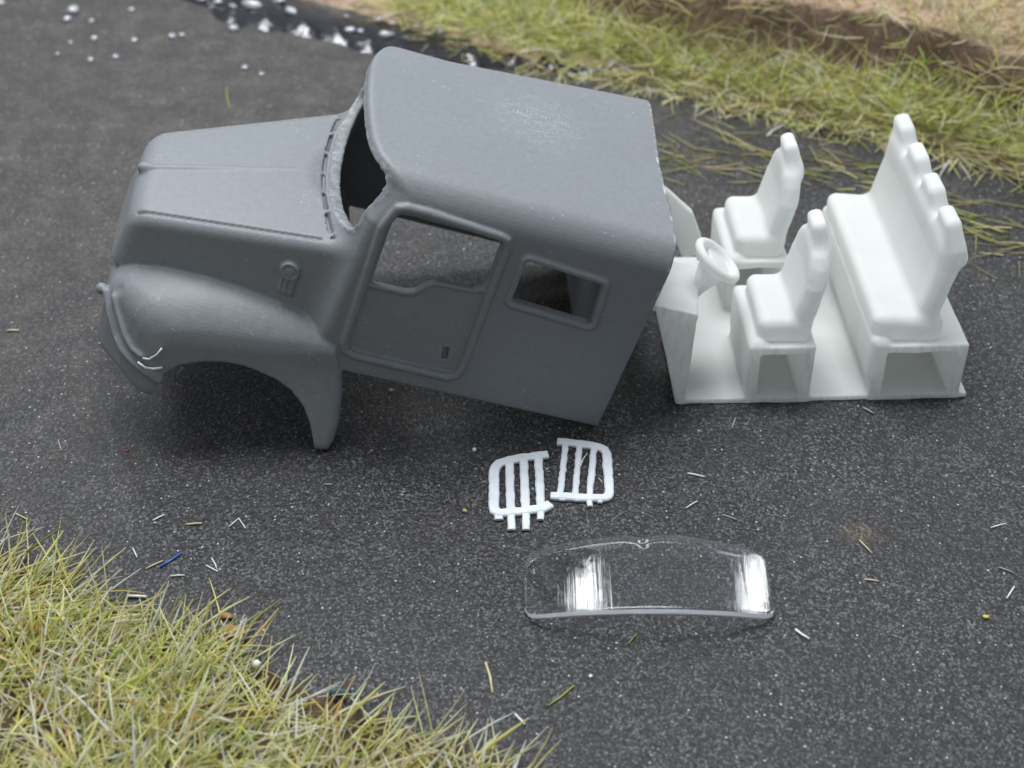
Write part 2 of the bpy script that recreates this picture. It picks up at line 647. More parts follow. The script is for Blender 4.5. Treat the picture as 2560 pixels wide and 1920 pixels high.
    arch = poly2(u[:, :, 0], wz[:, 0, :].reshape(1, -1), archp)[:, None, :].astype(np.float32)
    fen = np.maximum(fen, -arch)
    fen = np.maximum(fen, sh - .12 - S + 0 * wz)           # only outside the hood
    # lip lines across the fender front
    r1 = [(-5.11, .58, -.07), (-5.02, .42, -.22), (-4.93, .30, -.35), (-4.84, .18, -.42), (-4.72, .08, -.46), (-4.57, .0, -.5), (-4.42, -.005, -.56)]
    r2 = [(-5.02, .46, -.02), (-4.93, .32, -.14), (-4.84, .19, -.25), (-4.74, .09, -.32), (-4.64, .03, -.335), (-4.56, .0, -.27), (-4.49, -.005, -.16)]
    pf = (u, v_, wz)
    sl = slice(0, int((-4.3 - o[0]) / h))
    q = tuple(a[sl] if a.shape[0] > 1 else a for a in pf)
    fen[sl] = smin(fen[sl], seg3(q, r1, .028), .05)
    fen[sl] = smin(fen[sl], seg3(q, r2[:5], .022), .05)
    fen[sl] = smax(fen[sl], -(np.sqrt((q[0] + 5.04) ** 2 + (q[1] - .44) ** 2 + (q[2] - .10) ** 2) - .075), .05)
    nub = np.sqrt((u + 5.15) ** 2 + (v - .60) ** 2 + (wz + .10) ** 2) - .06

    # --- shells
    outer = smin(cabO, hoodO, .14)
    outer = np.maximum(outer, np.maximum(u, -np.where(u > -2.82, wz - .07 * (v > c), wz - .12)))
    shell = np.maximum(outer, -np.minimum(cabI, np.maximum(hoodI, u + 3.16)))
    # firewall and the rear bulkhead set in from the sawn rear edge
    bulk = np.maximum(np.maximum(np.abs(u + .075) - .04, cabO), -wz + .02)
    bulk = np.maximum(bulk, -smax(np.abs(wz - 1.52) - .42, S - 1.15, .12))  # unseen rear window opening, added to let lamp light into the cab
    shell = np.minimum(shell, bulk)
    # windscreen opening with its rim
    wb = 1.235 + .19 * (S / 1.2) ** 2
    op = smax(smax(wb - wz, wz - (2.18 + .17 * np.clip((v - c) / c, 0, 1) * -.5), .1), (S - 1.37), .2)
    rim = np.sqrt(op ** 2 + (u - uf - .03) ** 2) - .03
    shell = smin(shell, rim, .03)
    shell = smax(shell, -np.maximum(op + .012, u - (uf + .36)), .015)
    rough = np.exp(-(op / .08) ** 2) * (u < -2.8) * (u > uf - .06)
    shell = shell + rough * .010 * vnoise(P, 24, 3)
    # ventilation slot in front of the rim
    sl_u = uf - .075 - .03 * (S < .0)
    slot = np.maximum(np.maximum(np.abs(u - sl_u) - .018, S - 1.22), np.abs(wz - (wh + .06)) - .085)
    dash = np.abs(((v * 2.6) % 1.0) - .5) - .44
    slot = np.maximum(slot, dash / 2.6)
    shell = smax(shell, -slot, .012)
    body = smin(shell, fen, .02)
    body = smin(body, nub, .03)
    # --- door: bead, recessed panel, window, slot
    U2, W2 = u[:, :, 0], wz[:, 0, :].reshape(1, -1)
    dpoly = [(-2.785, 1.73), (-2.70, 1.97), (-2.62, 2.0), (-2.42, 2.0), (-1.70, 1.945), (-1.63, 1.925), (-1.595, 1.85), (-1.595, 1.6),
             (-1.585, .36), (-1.62, .25), (-1.70, .21), (-1.9, .21), (-2.66, .225), (-2.745, .255), (-2.79, .35), (-2.79, .6)]
    dp = poly2(U2, W2, dpoly)[:, None, :].astype(np.float32)
    panel = np.maximum(np.maximum(dp + .02, 1.508 - S), wz - 2.1)
    body = smax(body, -np.maximum(panel, 1.4 - S), .02)
    bead = np.sqrt(dp ** 2 + (S - 1.53) ** 2) - .046
    body = smin(body, bead, .012)
    gp = [(-2.70, 1.83), (-2.645, 1.895), (-2.54, 1.905), (-1.72, 1.885), (-1.66, 1.84), (-1.655, 1.42), (-1.68, 1.34), (-1.76, 1.285), (-2.13, 1.27), (-2.205, 1.215),
          (-2.30, 1.10), (-2.385, 1.075), (-2.715, 1.075)]
    gp2 = poly2(U2, W2, gp)[:, None, :].astype(np.float32)
    body = smax(body, -np.maximum(gp2, 1.2 - S), .02)
    lip = seg2(U2, W2, [(-2.74, 1.06), (-2.385, 1.06), (-2.29, 1.085), (-2.195, 1.2), (-2.125, 1.255), (-1.76, 1.27), (-1.67, 1.3)])[:, None, :].astype(np.float32)
    body = smin(body, np.maximum(np.sqrt(lip ** 2 + (S - 1.49) ** 2) - .036, -gp2), .02)
    wp = poly2(U2, W2, [(-1.345, 1.735), (-.60, 1.675), (-.555, 1.24), (-1.345, 1.29)])[:, None, :].astype(np.float32) - .025
    body = smax(body, -np.maximum(wp, 1.2 - S), .02)
    body = smin(body, np.sqrt((wp - .035) ** 2 + (S - 1.525) ** 2) - .040, .012)
    nb = poly2(U2, W2, [(-1.77, .545), (-1.75, .40), (-1.808, .39), (-1.828, .535)])[:, None, :].astype(np.float32)
    body = smax(body, -np.maximum(nb, 1.45 - S), .006)
    # --- round lamp with a ribbed foot on the hood side
    sd = sh + .025 - .02 * np.maximum(wh - wz, 0)
    fu = u + 3.46
    disc = np.maximum(np.sqrt(fu ** 2 + (wz - .84) ** 2) - .095, np.abs(S - sd - .01) - .04)
    disc = smax(disc, -np.maximum(np.abs(np.sqrt(fu ** 2 + (wz - .84) ** 2) - .058) - .012, sd + .032 - S), .012)
    foot = np.maximum(np.maximum(np.abs(fu - .02) - .075, np.abs(wz - .68) - .12), np.abs(S - sd) - .035 - .012 * np.cos(fu * 115))
    body = smin(body, np.minimum(smin(disc, foot, .03), 9), .02)
    body = np.ascontiguousarray(body, np.float32)

    V, Q, nr = surface_nets(body, o, h)
    C = V[Q].mean(1)
    s = np.abs(C[:, 1] - c)
    near = C[:, 1] < c
    cu, cw = C[:, 0], C[:, 2]
    def at(a): return tri(np.ascontiguousarray(np.broadcast_to(a, body.shape), np.float32), o, h, C)
    dpc = at(dp); wpc = at(wp); fc = at(fen); sc_ = at(shell); hc = at(hoodO); cc = at(cabO); rc = at(rim)
    sdc = at(sd)
    lab = np.zeros(len(Q), int)                                 # 0 cab
    lab[(cw > 2.02) & (cu > -3.2)] = 1                          # roof
    lab[(hc < cc) & (cu < -3.0)] = 2                            # hood
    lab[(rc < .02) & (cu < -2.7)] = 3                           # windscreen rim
    fen_m = (fc < sc_) & (cu < -2.5)
    lab[fen_m & near] = 4
    lab[fen_m & ~near] = 5
    dm = (dpc < .062) & (s > 1.40)
    lab[dm & near] = 6
    lab[dm & ~near] = 7
    fm = dm & (dpc > -.055) & (s > 1.515)
    lab[fm & near] = 8
    lab[fm & ~near] = 9
    wm = (np.abs(wpc - .03) < .055) & (s > 1.42)
    lab[wm & near] = 10
    lab[wm & ~near] = 11
    lm = (np.hypot(cu + 3.46, cw - .84) < .125) & (s > sdc - .02) | (np.abs(cu + 3.44) < .075) & (np.abs(cw - .68) < .13) & (s > sdc + .012)
    lm &= (cu < -3.3) & (cw > .5)
    lab[lm & near] = 12
    lab[lm & ~near] = 13
    om = (np.hypot(np.hypot((cu + 4.99) / 1.5, s), cw - .80) < .08) & (cw > .72)
    lab[om] = 14
    bm_ = (np.abs(cu + .075) < .055) & (s < 1.42) & (cw < 2.1)
    lab[bm_] = 15
    root = empty('truck_body', TB)
    tag(root, 'grey resin truck cab body with open windows and long hood, tilted on the road', 'truck body')
    table = {0: ('cab_wall', root, None), 1: ('roof', root, 'flat grey roof with pale rubbed scratches'), 2: ('hood', root, None),
             3: ('windscreen_frame', root, 'rough pale rim round the empty windscreen opening'),
             4: ('fender', root, None), 5: ('fender', root, None), 6: ('door', root, None), 7: ('door', root, None),
             8: ('door_frame', 6, None), 9: ('door_frame', 7, None), 10: ('window_frame', root, None), 11: ('window_frame', root, None),
             12: ('side_lamp', root, None), 13: ('side_lamp', root, None), 14: ('hood_ornament', 2, None), 15: ('rear_bulkhead', root, None)}
    parts = split_parts(V, Q, nr, lab, table, GREY)
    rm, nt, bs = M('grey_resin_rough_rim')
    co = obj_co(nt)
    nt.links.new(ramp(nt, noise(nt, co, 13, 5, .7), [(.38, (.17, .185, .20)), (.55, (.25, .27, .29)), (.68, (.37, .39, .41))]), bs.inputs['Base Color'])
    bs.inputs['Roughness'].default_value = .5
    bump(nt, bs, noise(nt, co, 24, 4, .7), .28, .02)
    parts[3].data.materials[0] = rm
    # the thin white whiskers of print residue on the near fender
    wh_m = mat_simple('white_print_residue', (.72, .76, .80), .4)
    for pts, r in (([(-4.62, -.05, -.335), (-4.56, -.075, -.31), (-4.50, -.09, -.22), (-4.47, -.10, -.13)], .010),
                   ([(-4.66, -.04, -.40), (-4.58, -.07, -.425), (-4.50, -.075, -.415), (-4.42, -.07, -.38)], .012)):
        tube('print_whisker', pts, r, wh_m, root)
    return root


def tube(name, pts, r, mat, parent=None, sides=6, taper=None):
    pts = [Vector(p) for p in pts]
    V, F = [], []
    n = len(pts)
    for i, p in enumerate(pts):
        d = (pts[min(i + 1, n - 1)] - pts[max(i - 1, 0)]).normalized()
        a = d.cross(Vector((0, 0, 1)))
        if a.length < 1e-3: a = d.cross(Vector((0, 1, 0)))
        a.normalize()
        b = a.cross(d)
        rr = r * (taper[i] if taper else 1)
        for k in range(sides):
            th = 2 * math.pi * k / sides
            V.append(p + (a * math.cos(th) + b * math.sin(th)) * rr)
    for i in range(n - 1):
        for k in range(sides):
            F.append((i * sides + k, i * sides + (k + 1) % sides, (i + 1) * sides + (k + 1) % sides, (i + 1) * sides + k))
    F.append(tuple(range(sides))[::-1])
    F.append(tuple((n - 1) * sides + k for k in range(sides)))
    return mesh_obj(name, V, F, mat, parent)


# ---------------------------------------------------------------- the white interior
TI = Matrix.Translation((1.7937, 12.5254, .005)) @ Matrix.Rotation(.039, 4, 'Z')


def build_interior():
    h = .021
    o, (u, v, wz) = grid((-.5, -.09, -.05), (3.14, 2.78, 2.28), h)
    P = (u, v, wz)
    Wd = 2.69
    floor_ = rbox(P, (1.5, Wd / 2, .03), (1.52, Wd / 2 + .0, .03), .01)
    floor_ = floor_ + 0 * wz

    def slab2(line, half, z0, z1):
        uc = np.interp(wz[0, 0, :], [p[1] for p in line], [p[0] for p in line])[None, None, :]
        return uc

    def seat(v0):
        vc = v0 + .56
        base = rbox(P, (1.0, vc, .36), (.34, .56, .36), .018)
        lipb = rbox(P, (.74, vc, .50), (.10, .55, .27), .07)
        base = smin(base, lipb, .05)
        tun = np.maximum(np.maximum(np.abs(u - 1.01) - (.23 + .04 * (wz - .3)), np.abs(wz - .345) - .285), (v - (v0 + 1.02)))
        base = np.maximum(base, -tun)
        cush = rbox((u, v, wz - .05 * (1.0 - u)), (1.01, vc, .83), (.265, .47, .145), .10)
        uc = np.interp(wz[0, 0, :], [.7, .9, 1.4, 1.76, 2.2], [1.16, 1.19, 1.30, 1.325, 1.33])[None, None, :]
        hw = np.interp(wz[0, 0, :], [.7, .85, 1.1, 1.35, 1.55, 1.68, 1.78, 1.9], [.45, .46, .48, .48, .40, .31, .22, .12])[None, None, :]
        back = smax(smax(np.abs(u - uc) - .098 * np.clip(1.25 - .18 * (wz - .8), .7, 1.3), (np.abs(v - vc) - hw) * .85, .13), np.abs(wz - 1.24) - .48, .10)
        back = smax(back, -(np.sqrt((u - uc + .66) ** 2 + ((v - vc) * .8) ** 2 + ((wz - 1.3) * .6) ** 2) - .57), .08)
        a = R(-15)
        du, dw = u - 1.345, wz - 1.74
        ru, rw = du * math.cos(a) - dw * math.sin(a), du * math.sin(a) + dw * math.cos(a)
        head = rbox((ru, v, rw), (0, vc, 0), (.08, .215 - .22 * np.clip(rw, 0, .25), .22), .065)
        return base, cush, back, head

    def bench():
        base = rbox(P, (2.45, Wd / 2, .35), (.48, Wd / 2, .35), .015)
        lipb = rbox(P, (2.02, Wd / 2, .5), (.10, Wd / 2 - .01, .27), .07)
        base = smin(base, lipb, .05)
        tun = np.maximum(np.maximum(np.abs(u - 2.46) - .365, np.abs(wz - .335) - .275), v - 2.55)
        tun = tun + .012 * vnoise(P, 9, 5) * (wz > .5)
        base = np.maximum(base, -tun)
        cush = rbox((u, v, wz - .10 * (2.2 - u)), (2.3, Wd / 2, .83), (.37, Wd / 2 - .09, .145), .10)
        uc = np.interp(wz[0, 0, :], [.7, .85, 1.5, 1.8, 2.2], [2.44, 2.48, 2.605, 2.62, 2.62])[None, None, :]
        hw = np.interp(wz[0, 0, :], [.7, .85, 1.2, 1.5, 1.7, 1.85], [1.25, 1.25, 1.27, 1.26, 1.20, 1.10])[None, None, :]
        back = smax(smax(np.abs(u - uc) - .125, np.abs(v - Wd / 2) - hw, .2), np.abs(wz - 1.27) - .54, .10)
        hollow = np.sqrt(((u - uc + .47)) ** 2 + (np.maximum(np.abs(v - Wd / 2) - .85, 0) * .9) ** 2 + ((wz - 1.32) * .55) ** 2) - .38
        back = smax(back, -hollow, .10)
        heads = []
        a = R(-14)
        du, dw = u - 2.635, wz - 1.825
        ru, rw = du * math.cos(a) - dw * math.sin(a), du * math.sin(a) + dw * math.cos(a)
        for k in range(4):
            vc = .40 + .63 * k
            heads.append(rbox((ru, v, rw), (0, vc, 0), (.085, .295 - .42 * np.clip(rw + .06, 0, .3), .24), .06))
        return base, cush, back, heads

    # dashboard: kick panel at the near end, sloped top, beam and far plate
    prof = poly2(u[:, :, 0], wz[:, 0, :].reshape(1, -1), [(-.07, 0), (.03, 0), (.05, .4), (.075, 1.155), (-.36, 1.275)])[:, None, :]
    kick = smax(np.maximum(prof, np.abs(v - .10) - .10), -9 + 0 * wz, .01)
    topw = 1.165 - .29 * (u - .05)
    dtop = smax(np.maximum(np.maximum(np.abs(u - (-.13 + .19 * np.clip(v, 0, 1))) - (.20), v - .93), -v), np.abs(wz - topw + .02) - .025, .02)
    wall = np.maximum(np.maximum(np.abs(u - (-.02 - .27 * wz / 1.27)) - .045, np.abs(v - Wd / 2) - Wd / 2), np.abs(wz - .6) - .6)
    wall = np.maximum(wall, -np.maximum(np.maximum(.12 - v, v - 2.57), np.maximum(.1 - wz, wz - .95)))
    beam = rbox(P, (-.26, Wd / 2 + .15, 1.11), (.09, Wd / 2 - .15, .12), .04)
    fp = poly2(u[:, :, 0], wz[:, 0, :].reshape(1, -1), [(-.30, 1.42), (-.12, 1.40), (.05, 1.25), (.33, .97), (.45, .65), (.49, .40), (.25, .38), (.16, .62), (-.02, .95), (-.3, 1.2)])[:, None, :]
    plate = smax(fp, np.abs(v - 2.25) - .06 - .0 * wz, .02)
    dash = np.minimum(smin(smin(kick, dtop, .04), beam, .04), np.minimum(plate, wall))
    # steering wheel on a conical column
    a = R(40)
    cu, cv, cw = .34, .60, 1.41
    n_ = (math.sin(a), 0, math.cos(a))
    along = (u - cu) * n_[0] + (wz - cw) * n_[2]
    rad2 = (u - cu) ** 2 + (v - cv) ** 2 + (wz - cw) ** 2 - along ** 2
    rad = np.sqrt(np.maximum(rad2, 0))
    rim = np.sqrt((rad - .25) ** 2 + along ** 2) - .05
    hub = smax(np.abs(along + .045) - .025, rad - .24, .02)
    hole = np.maximum(np.abs((u - cu) * .766 - (wz - cw) * .643 + .12) - .055, np.abs(v - cv - .03) - .14)
    hub = np.maximum(hub, -hole)
    apex = np.array([.10, .50, .98])
    top_ = np.array([cu - .06 * n_[0], cv, cw - .06 * n_[2]])
    e = top_ - apex
    tt = np.clip(((u - apex[0]) * e[0] + (v - apex[1]) * e[1] + (wz - apex[2]) * e[2]) / (e @ e), 0, 1)
    cone = np.sqrt((u - apex[0] - e[0] * tt) ** 2 + (v - apex[1] - e[1] * tt) ** 2 + (wz - apex[2] - e[2] * tt) ** 2) - (.02 + .20 * tt ** 1.3)
    cone = np.maximum(cone, -hole)
    cone = np.maximum(cone, along + .03)
    wheel = smin(smin(rim, hub, .03), cone * .9, .04)

    fields = [floor_, dash, wheel]
    own = ['floor', 'dash', 'wheel']
    F = smin(floor_, dash, .03)
    F = smin(F, wheel, .02)
    for i, v0 in enumerate((0, Wd - 1.12)):
        b, cs, bk, hd = seat(v0)
        st = smin(smin(b, cs, .03), bk, .07)
        st = smin(st, hd, .09)
        F = smin(F, st, .035)
        fields += [b, cs, bk, hd]
        own += ['s%db' % i, 's%dc' % i, 's%dk' % i, 's%dh' % i]
    b, cs, bk, hs = bench()
    st = smin(smin(b, cs, .03), bk, .09)
    for q in hs: st = smin(st, q, .12)
    F = smin(F, st, .035)
    fields += [b, cs, bk] + hs
    own += ['bb', 'bc', 'bk', 'h0', 'h1', 'h2', 'h3']
    F = np.ascontiguousarray(F + .012 * vnoise(P, 4.5, 9), np.float32)
    V, Q, nr = surface_nets(F, o, h)
    C = V[Q].mean(1)
    D = np.stack([tri(np.ascontiguousarray(np.broadcast_to(f, F.shape), np.float32), o, h, C) for f in fields])
    lab = D.argmin(0)
    k = {n: i for i, n in enumerate(own)}
    root = empty('seat_interior', TI)
    tag(root, 'milky white resin truck interior with two front seats, bench seat and steering wheel', 'truck interior')
    table = {k['floor']: ('floor_plate', root, None), k['dash']: ('dashboard', root, None), k['wheel']: ('steering_wheel', root, None)}
    for i, tx in ((0, 'front seat nearest the camera, behind the steering wheel'), (1, 'front seat on the far side')):
        table[k['s%db' % i]] = ('seat', root, tx)
        table[k['s%dc' % i]] = ('seat_cushion', k['s%db' % i], None)
        table[k['s%dk' % i]] = ('backrest', k['s%db' % i], None)
        table[k['s%dh' % i]] = ('headrest', k['s%db' % i], None)
    table[k['bb']] = ('bench_seat', root, None)
    table[k['bc']] = ('seat_cushion', k['bb'], None)
    table[k['bk']] = ('backrest', k['bb'], None)
    for j in range(4): table[k['h%d' % j]] = ('headrest', k['bb'], None)
    split_parts(V, Q, nr, lab, table, WHITE)


# ---------------------------------------------------------------- flat grille inserts
def strip(pts, hw, z0, z1, seed=0, rag=.0028):
    """A flat bar along pts with slightly ragged edges, from z0 to z1."""
    g = np.random.default_rng(seed)
    P = []
    for (ax, ay), (bx, by) in zip(pts[:-1], pts[1:]):
        n = max(2, int(math.hypot(bx - ax, by - ay) / .045))
        for i in range(n): P.append((ax + (bx - ax) * i / n, ay + (by - ay) * i / n))
    P.append(pts[-1])
    P = np.array(P)
    d = np.gradient(P, axis=0)
    d /= np.linalg.norm(d, axis=1)[:, None]
    nn = np.stack([-d[:, 1], d[:, 0]], 1)
    n = len(P)
    L = P + nn * (hw + g.normal(0, rag, n))[:, None]
    Rr = P - nn * (hw + g.normal(0, rag, n))[:, None]
    V, F = [], []
    bv = .012
    for i in range(n):
        for q, s in ((L, 1), (Rr, -1)):
            pass
        l, r = L[i], Rr[i]
        m = nn[i] * bv
        V += [(l[0], l[1], z0), (l[0], l[1], z1 - bv), (l[0] - m[0], l[1] - m[1], z1), (r[0] + m[0], r[1] + m[1], z1), (r[0], r[1], z1 - bv), (r[0], r[1], z0)]
    for i in range(n - 1):
        for k in range(6):
            a, b = i * 6 + k, i * 6 + (k + 1) % 6
            F.append((a, b, b + 6, a + 6))
    F.append((5, 4, 3, 2, 1, 0))
    F.append(tuple((n - 1) * 6 + k for k in range(6)))
    return V, F


def build_grilles():
    gm, nt, bs = M('white_resin_thin')
    co = obj_co(nt)
    c = ramp(nt, noise(nt, co, 9, 3), [(.3, (.60, .65, .70)), (.7, (.70, .74, .78))])
    nt.links.new(c, bs.inputs['Base Color'])
    bs.inputs['Roughness'].default_value = .4
    bs.inputs['Subsurface Weight'].default_value = .3
    bs.inputs['Subsurface Scale'].default_value = .04
    bump(nt, bs, noise(nt, co, 40, 2), .15, .006)
    specs = [
        ('pale flat grille insert with long sprue pegs, lying left of its twin', (.08, 11.2),
         [([(.364, 11.698), (.122, 11.652), (-.03, 11.61), (-.13, 11.565), (-.168, 11.50), (-.178, 11.40), (-.178, 10.93), (-.165, 10.87), (-.12, 10.838), (.061, 10.862), (.30, 10.905), (.372, 10.965)], .052, 'frame'),
          ([(-.025, 11.60), (-.012, 10.87)], .043, 'bar'), ([(.118, 11.635), (.132, 10.88)], .043, 'bar'), ([(.266, 11.662), (.280, 10.92)], .043, 'bar'),
          ([(-.13, 10.83), (-.125, 10.75)], 0.040, 'sprue_peg'), ([(-.008, 10.83), (-.004, 10.61)], .037, 'sprue_peg'), ([(.134, 10.85), (.136, 10.61)], .037, 'sprue_peg'), ([(.276, 10.88), (.274, 10.75)], .037, 'sprue_peg')]),
        ('pale flat grille insert with clipped pegs, lying right of its twin below the cab', (.7, 11.45),
         [([(.462, 11.90), (.55, 11.892), (.698, 11.862), (.87, 11.82), (.935, 11.775), (.958, 11.70), (.957, 11.13), (.935, 11.075), (.89, 11.052), (.67, 11.06), (.378, 11.088)], .047, 'frame'),
          ([(.548, 11.87), (.470, 11.10)], .032, 'bar'), ([(.690, 11.84), (.616, 11.085)], .032, 'bar'), ([(.832, 11.80), (.758, 11.075)], .032, 'bar'),
          ([(.495, 11.05), (.493, 11.018)], .030, 'sprue_peg'), ([(.643, 11.04), (.643, 11.008)], .030, 'sprue_peg'), ([(.752, 11.04), (.757, 10.935)], .030, 'sprue_peg'), ([(.862, 11.03), (.858, 10.985)], .022, 'sprue_peg')])]
    for si, (text, (cx, cy), bars) in enumerate(specs):
        root = empty('grille_insert', loc=(cx, cy, .012))
        tag(root, text, 'grille', 'two pale grille inserts on the road')
        for j, (pts, hw, nm) in enumerate(bars):
            dz = 0 if nm == 'frame' else -.004 if nm == 'bar' else -.008
            V, F = strip([(x - cx, y - cy) for x, y in pts], hw, 0 - dz * .5, .036 + dz, 40 + si * 20 + j)
            mesh_obj(nm, V, F, gm, root, smooth=False)


# ---------------------------------------------------------------- clear windscreen
def build_windscreen():
    cx = 1.24
    na, nb = 72, 22

    def surf(a, b, off):
        # a -1..1 across, b 0 near .. 1 back
        x = a * 1.1
        corner = .0
        yn = 9.46 - .13 * (1 - a * a)
        yb = 10.21 + .04 * (1 - a * a)
        notch = .05 * max(0, 1 - abs((a + .03) / .14)) ** .8 if b > .93 else 0
        yb -= notch
        # rounded corners
        ra = max(0, abs(a) - .90) / .10
        k = .11 * (1 - math.sqrt(max(0, 1 - ra * ra)))
        yn += k
        yb -= k * 1.2
        z = .22 * (1 - a * a) + .02 * b
        nx = .22 * 2 * a / 1.1
        nv = Vector((nx, -.03, 1)).normalized() * off
        return (x + nv.x, yn + (yb - yn) * b + nv.y - 9.8, z + nv.z + .004)
    V, F = [], []
    As = [-1 + 2 * i / na for i in range(na + 1)]
    Bs = [j / nb for j in range(nb + 1)]
    th = .07
    for off in (th, 0):
        for b in Bs:
            for a in As:
                V.append(surf(a, b, off))
    W = na + 1
    n1 = W * (nb + 1)
    for j in range(nb):
        for i in range(na):
            q = (j * W + i, j * W + i + 1, (j + 1) * W + i + 1, (j + 1) * W + i)
            F.append(q)
            F.append(tuple(n1 + k for k in q[::-1]))
    loop = [i for i in range(W)] + [j * W + na for j in range(1, nb + 1)] + [nb * W + i for i in range(na - 1, -1, -1)] + [j * W for j in range(nb - 1, 0, -1)]
    # a rounded edge: one middle row pushed outwards
    cen = Vector((0, .04, .1))
    mid = []
    for k in loop:
        p = (Vector(V[k]) + Vector(V[n1 + k])) / 2
        d = Vector((p.x * .25, p.y - .03, 0))
        d.normalize()
        mid.append(len(V))
        V.append(p + d * .02)
    m = len(loop)
    for i in range(m):
        j = (i + 1) % m
        F.append((loop[i], mid[i], mid[j], loop[j]))
        F.append((mid[i], n1 + loop[i], n1 + loop[j], mid[j]))
    ob = mesh_obj('clear_windscreen', V, F, CLEAR)
    ob.data.materials.append(mat_edge(.2))
    ob.data.materials.append(mat_edge(.85))
    for k in range(len(F) - 2 * m, len(F)):
        ob.data.polygons[k].use_smooth = False
        e = (k - (len(F) - 2 * m)) // 2
        ob.data.polygons[k].material_index = 1 if e < W - 1 else 2 if W + nb - 1 <= e < 2 * W + nb - 2 else 0
    ob.location = (cx, 9.8, .004)
    tag(ob, 'curved clear plastic windscreen with bright reflections, lying on the road in front', 'windscreen')


# ---------------------------------------------------------------- ground, verges, grass
def road_edge_y(x):
    return np.interp(x, [-12, -5, -3.12, -1.32, 0, 1.6, 2.89, 4.25, 5.58, 6.61, 12], [25.5, 23.3, 22.45, 21.38, 20.5, 19.9, 19.2, 18.56, 17.9, 17.2, 13.5])


def near_edge_y(x):
    return np.interp(x, [-12, -4.84, -4.14, -3.35, -2.57, -2.01, -1.29, -.27, .46, 3], [11.6, 10.32, 9.85, 9.45, 9.2, 8.75, 8.36, 7.92, 7.4, 5.8])


def fbm(x, y, s, seed, oct=3):
    out = 0
    a = 1.0
    for k in range(oct):
        out = out + a * vnoise((np.asarray(x), np.asarray(y), np.zeros_like(x) + seed), s, seed)
        s *= 2.1
        a *= .5
    return out


def bank_z(x, y):
    d = (y - road_edge_y(x)) * .93
    n = fbm(x, y, .55, 21)
    right = np.clip((x + .2) / 2.0, 0, 1)
    g = np.clip(d / 1.0, 0, 1)
    z = .06 * np.clip(d / .2, 0, 1) + (.16 + .34 * right) * g ** 1.2
    st = np.clip((d - .78 - .30 * n - .9 * (1 - right)) / .3, 0, 1)
    st = st * st * (3 - 2 * st)
    z = z + (.62 * right) * st
    z = z + .14 * n * np.clip(d, 0, 1) + .05 * fbm(x, y, 2.2, 23) * np.clip(d * 2, 0, 1)
    return np.where(d < 0, -.05, z)


def near_z(x, y):
    d = near_edge_y(x) - y
    n = fbm(x, y, .8, 31)
    return np.where(d < -.05, -.05, .03 + .22 * np.clip(d / 1.2, 0, 1) ** .8 + .16 * n * np.clip(d, 0, 1) + .05 * fbm(x, y, 3, 33))


def height_sheet(name, xs, ys, fz, mat, text=None):
    X, Y = np.meshgrid(xs, ys)
    Z = fz(X, Y)
    V = np.stack([X, Y, Z], -1).reshape(-1, 3)
    nx, ny = len(xs), len(ys)
    i = np.arange(nx - 1)[None, :] + np.arange(ny - 1)[:, None] * nx
    F = np.stack([i, i + 1, i + nx + 1, i + nx], -1).reshape(-1, 4)
    o = mesh_obj(name, V, F, mat)
    tag(o, text, None, None, 'structure')
    return o


def build_ground():
    o = mesh_obj('road', [(-60, -20, 0), (60, -20, 0), (60, 90, 0), (-60, 90, 0)], [(0, 1, 2, 3)], ROAD)
    tag(o, 'black foam road surface with fine glittering grain', None, None, 'structure')
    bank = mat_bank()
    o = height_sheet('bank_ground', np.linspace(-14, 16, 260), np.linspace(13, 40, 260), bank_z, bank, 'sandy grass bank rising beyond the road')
    co = np.empty(len(o.data.vertices) * 3, np.float32)
    o.data.vertices.foreach_get('co', co)
    co = co.reshape(-1, 3)
    d = (co[:, 1] - road_edge_y(co[:, 0])) * .93
    lim = np.where(co[:, 0] > 1.2, .85, .85 + np.clip(1.2 - co[:, 0], 0, 1) * 1.9)
    tf = np.clip((d - .12) / .15, 0, 1) * np.clip((lim - d) / .3, 0, 1) * np.clip((co[:, 0] + 2.2) / 1.5, 0, 1)
    a = o.data.attributes.new('turf', 'FLOAT', 'POINT')
    a.data.foreach_set('value', tf.astype(np.float32))
    soil = mat_soil('brown_soil', [(.3, (.045, .026, .018)), (.55, (.115, .075, .052)), (.75, (.20, .145, .105))], 5)
    height_sheet('verge_ground', np.linspace(-9, 2.6, 170), np.linspace(3.5, 11.6, 130), near_z, soil, 'brown soil of the near grass verge')


def mat_bank():
    m, nt, bs = M('sandy_soil')
    co = obj_co(nt)
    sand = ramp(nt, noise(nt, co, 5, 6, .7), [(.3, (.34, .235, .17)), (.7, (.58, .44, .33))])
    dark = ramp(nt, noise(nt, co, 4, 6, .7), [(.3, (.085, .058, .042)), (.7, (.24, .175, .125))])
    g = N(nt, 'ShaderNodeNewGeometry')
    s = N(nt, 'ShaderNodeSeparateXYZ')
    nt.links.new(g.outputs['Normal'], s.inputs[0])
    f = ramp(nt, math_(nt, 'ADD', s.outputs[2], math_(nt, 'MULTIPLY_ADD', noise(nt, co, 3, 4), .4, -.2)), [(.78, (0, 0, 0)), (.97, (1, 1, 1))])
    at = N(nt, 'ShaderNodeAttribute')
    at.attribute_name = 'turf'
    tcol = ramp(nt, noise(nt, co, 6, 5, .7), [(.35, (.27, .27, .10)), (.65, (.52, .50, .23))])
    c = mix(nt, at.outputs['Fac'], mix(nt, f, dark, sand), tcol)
    nt.links.new(c, bs.inputs['Base Color'])
    bs.inputs['Roughness'].default_value = .95
    bs.inputs['Specular IOR Level'].default_value = .1
    bump(nt, bs, noise(nt, co, 16, 5, .7), .8, .06)
    return m


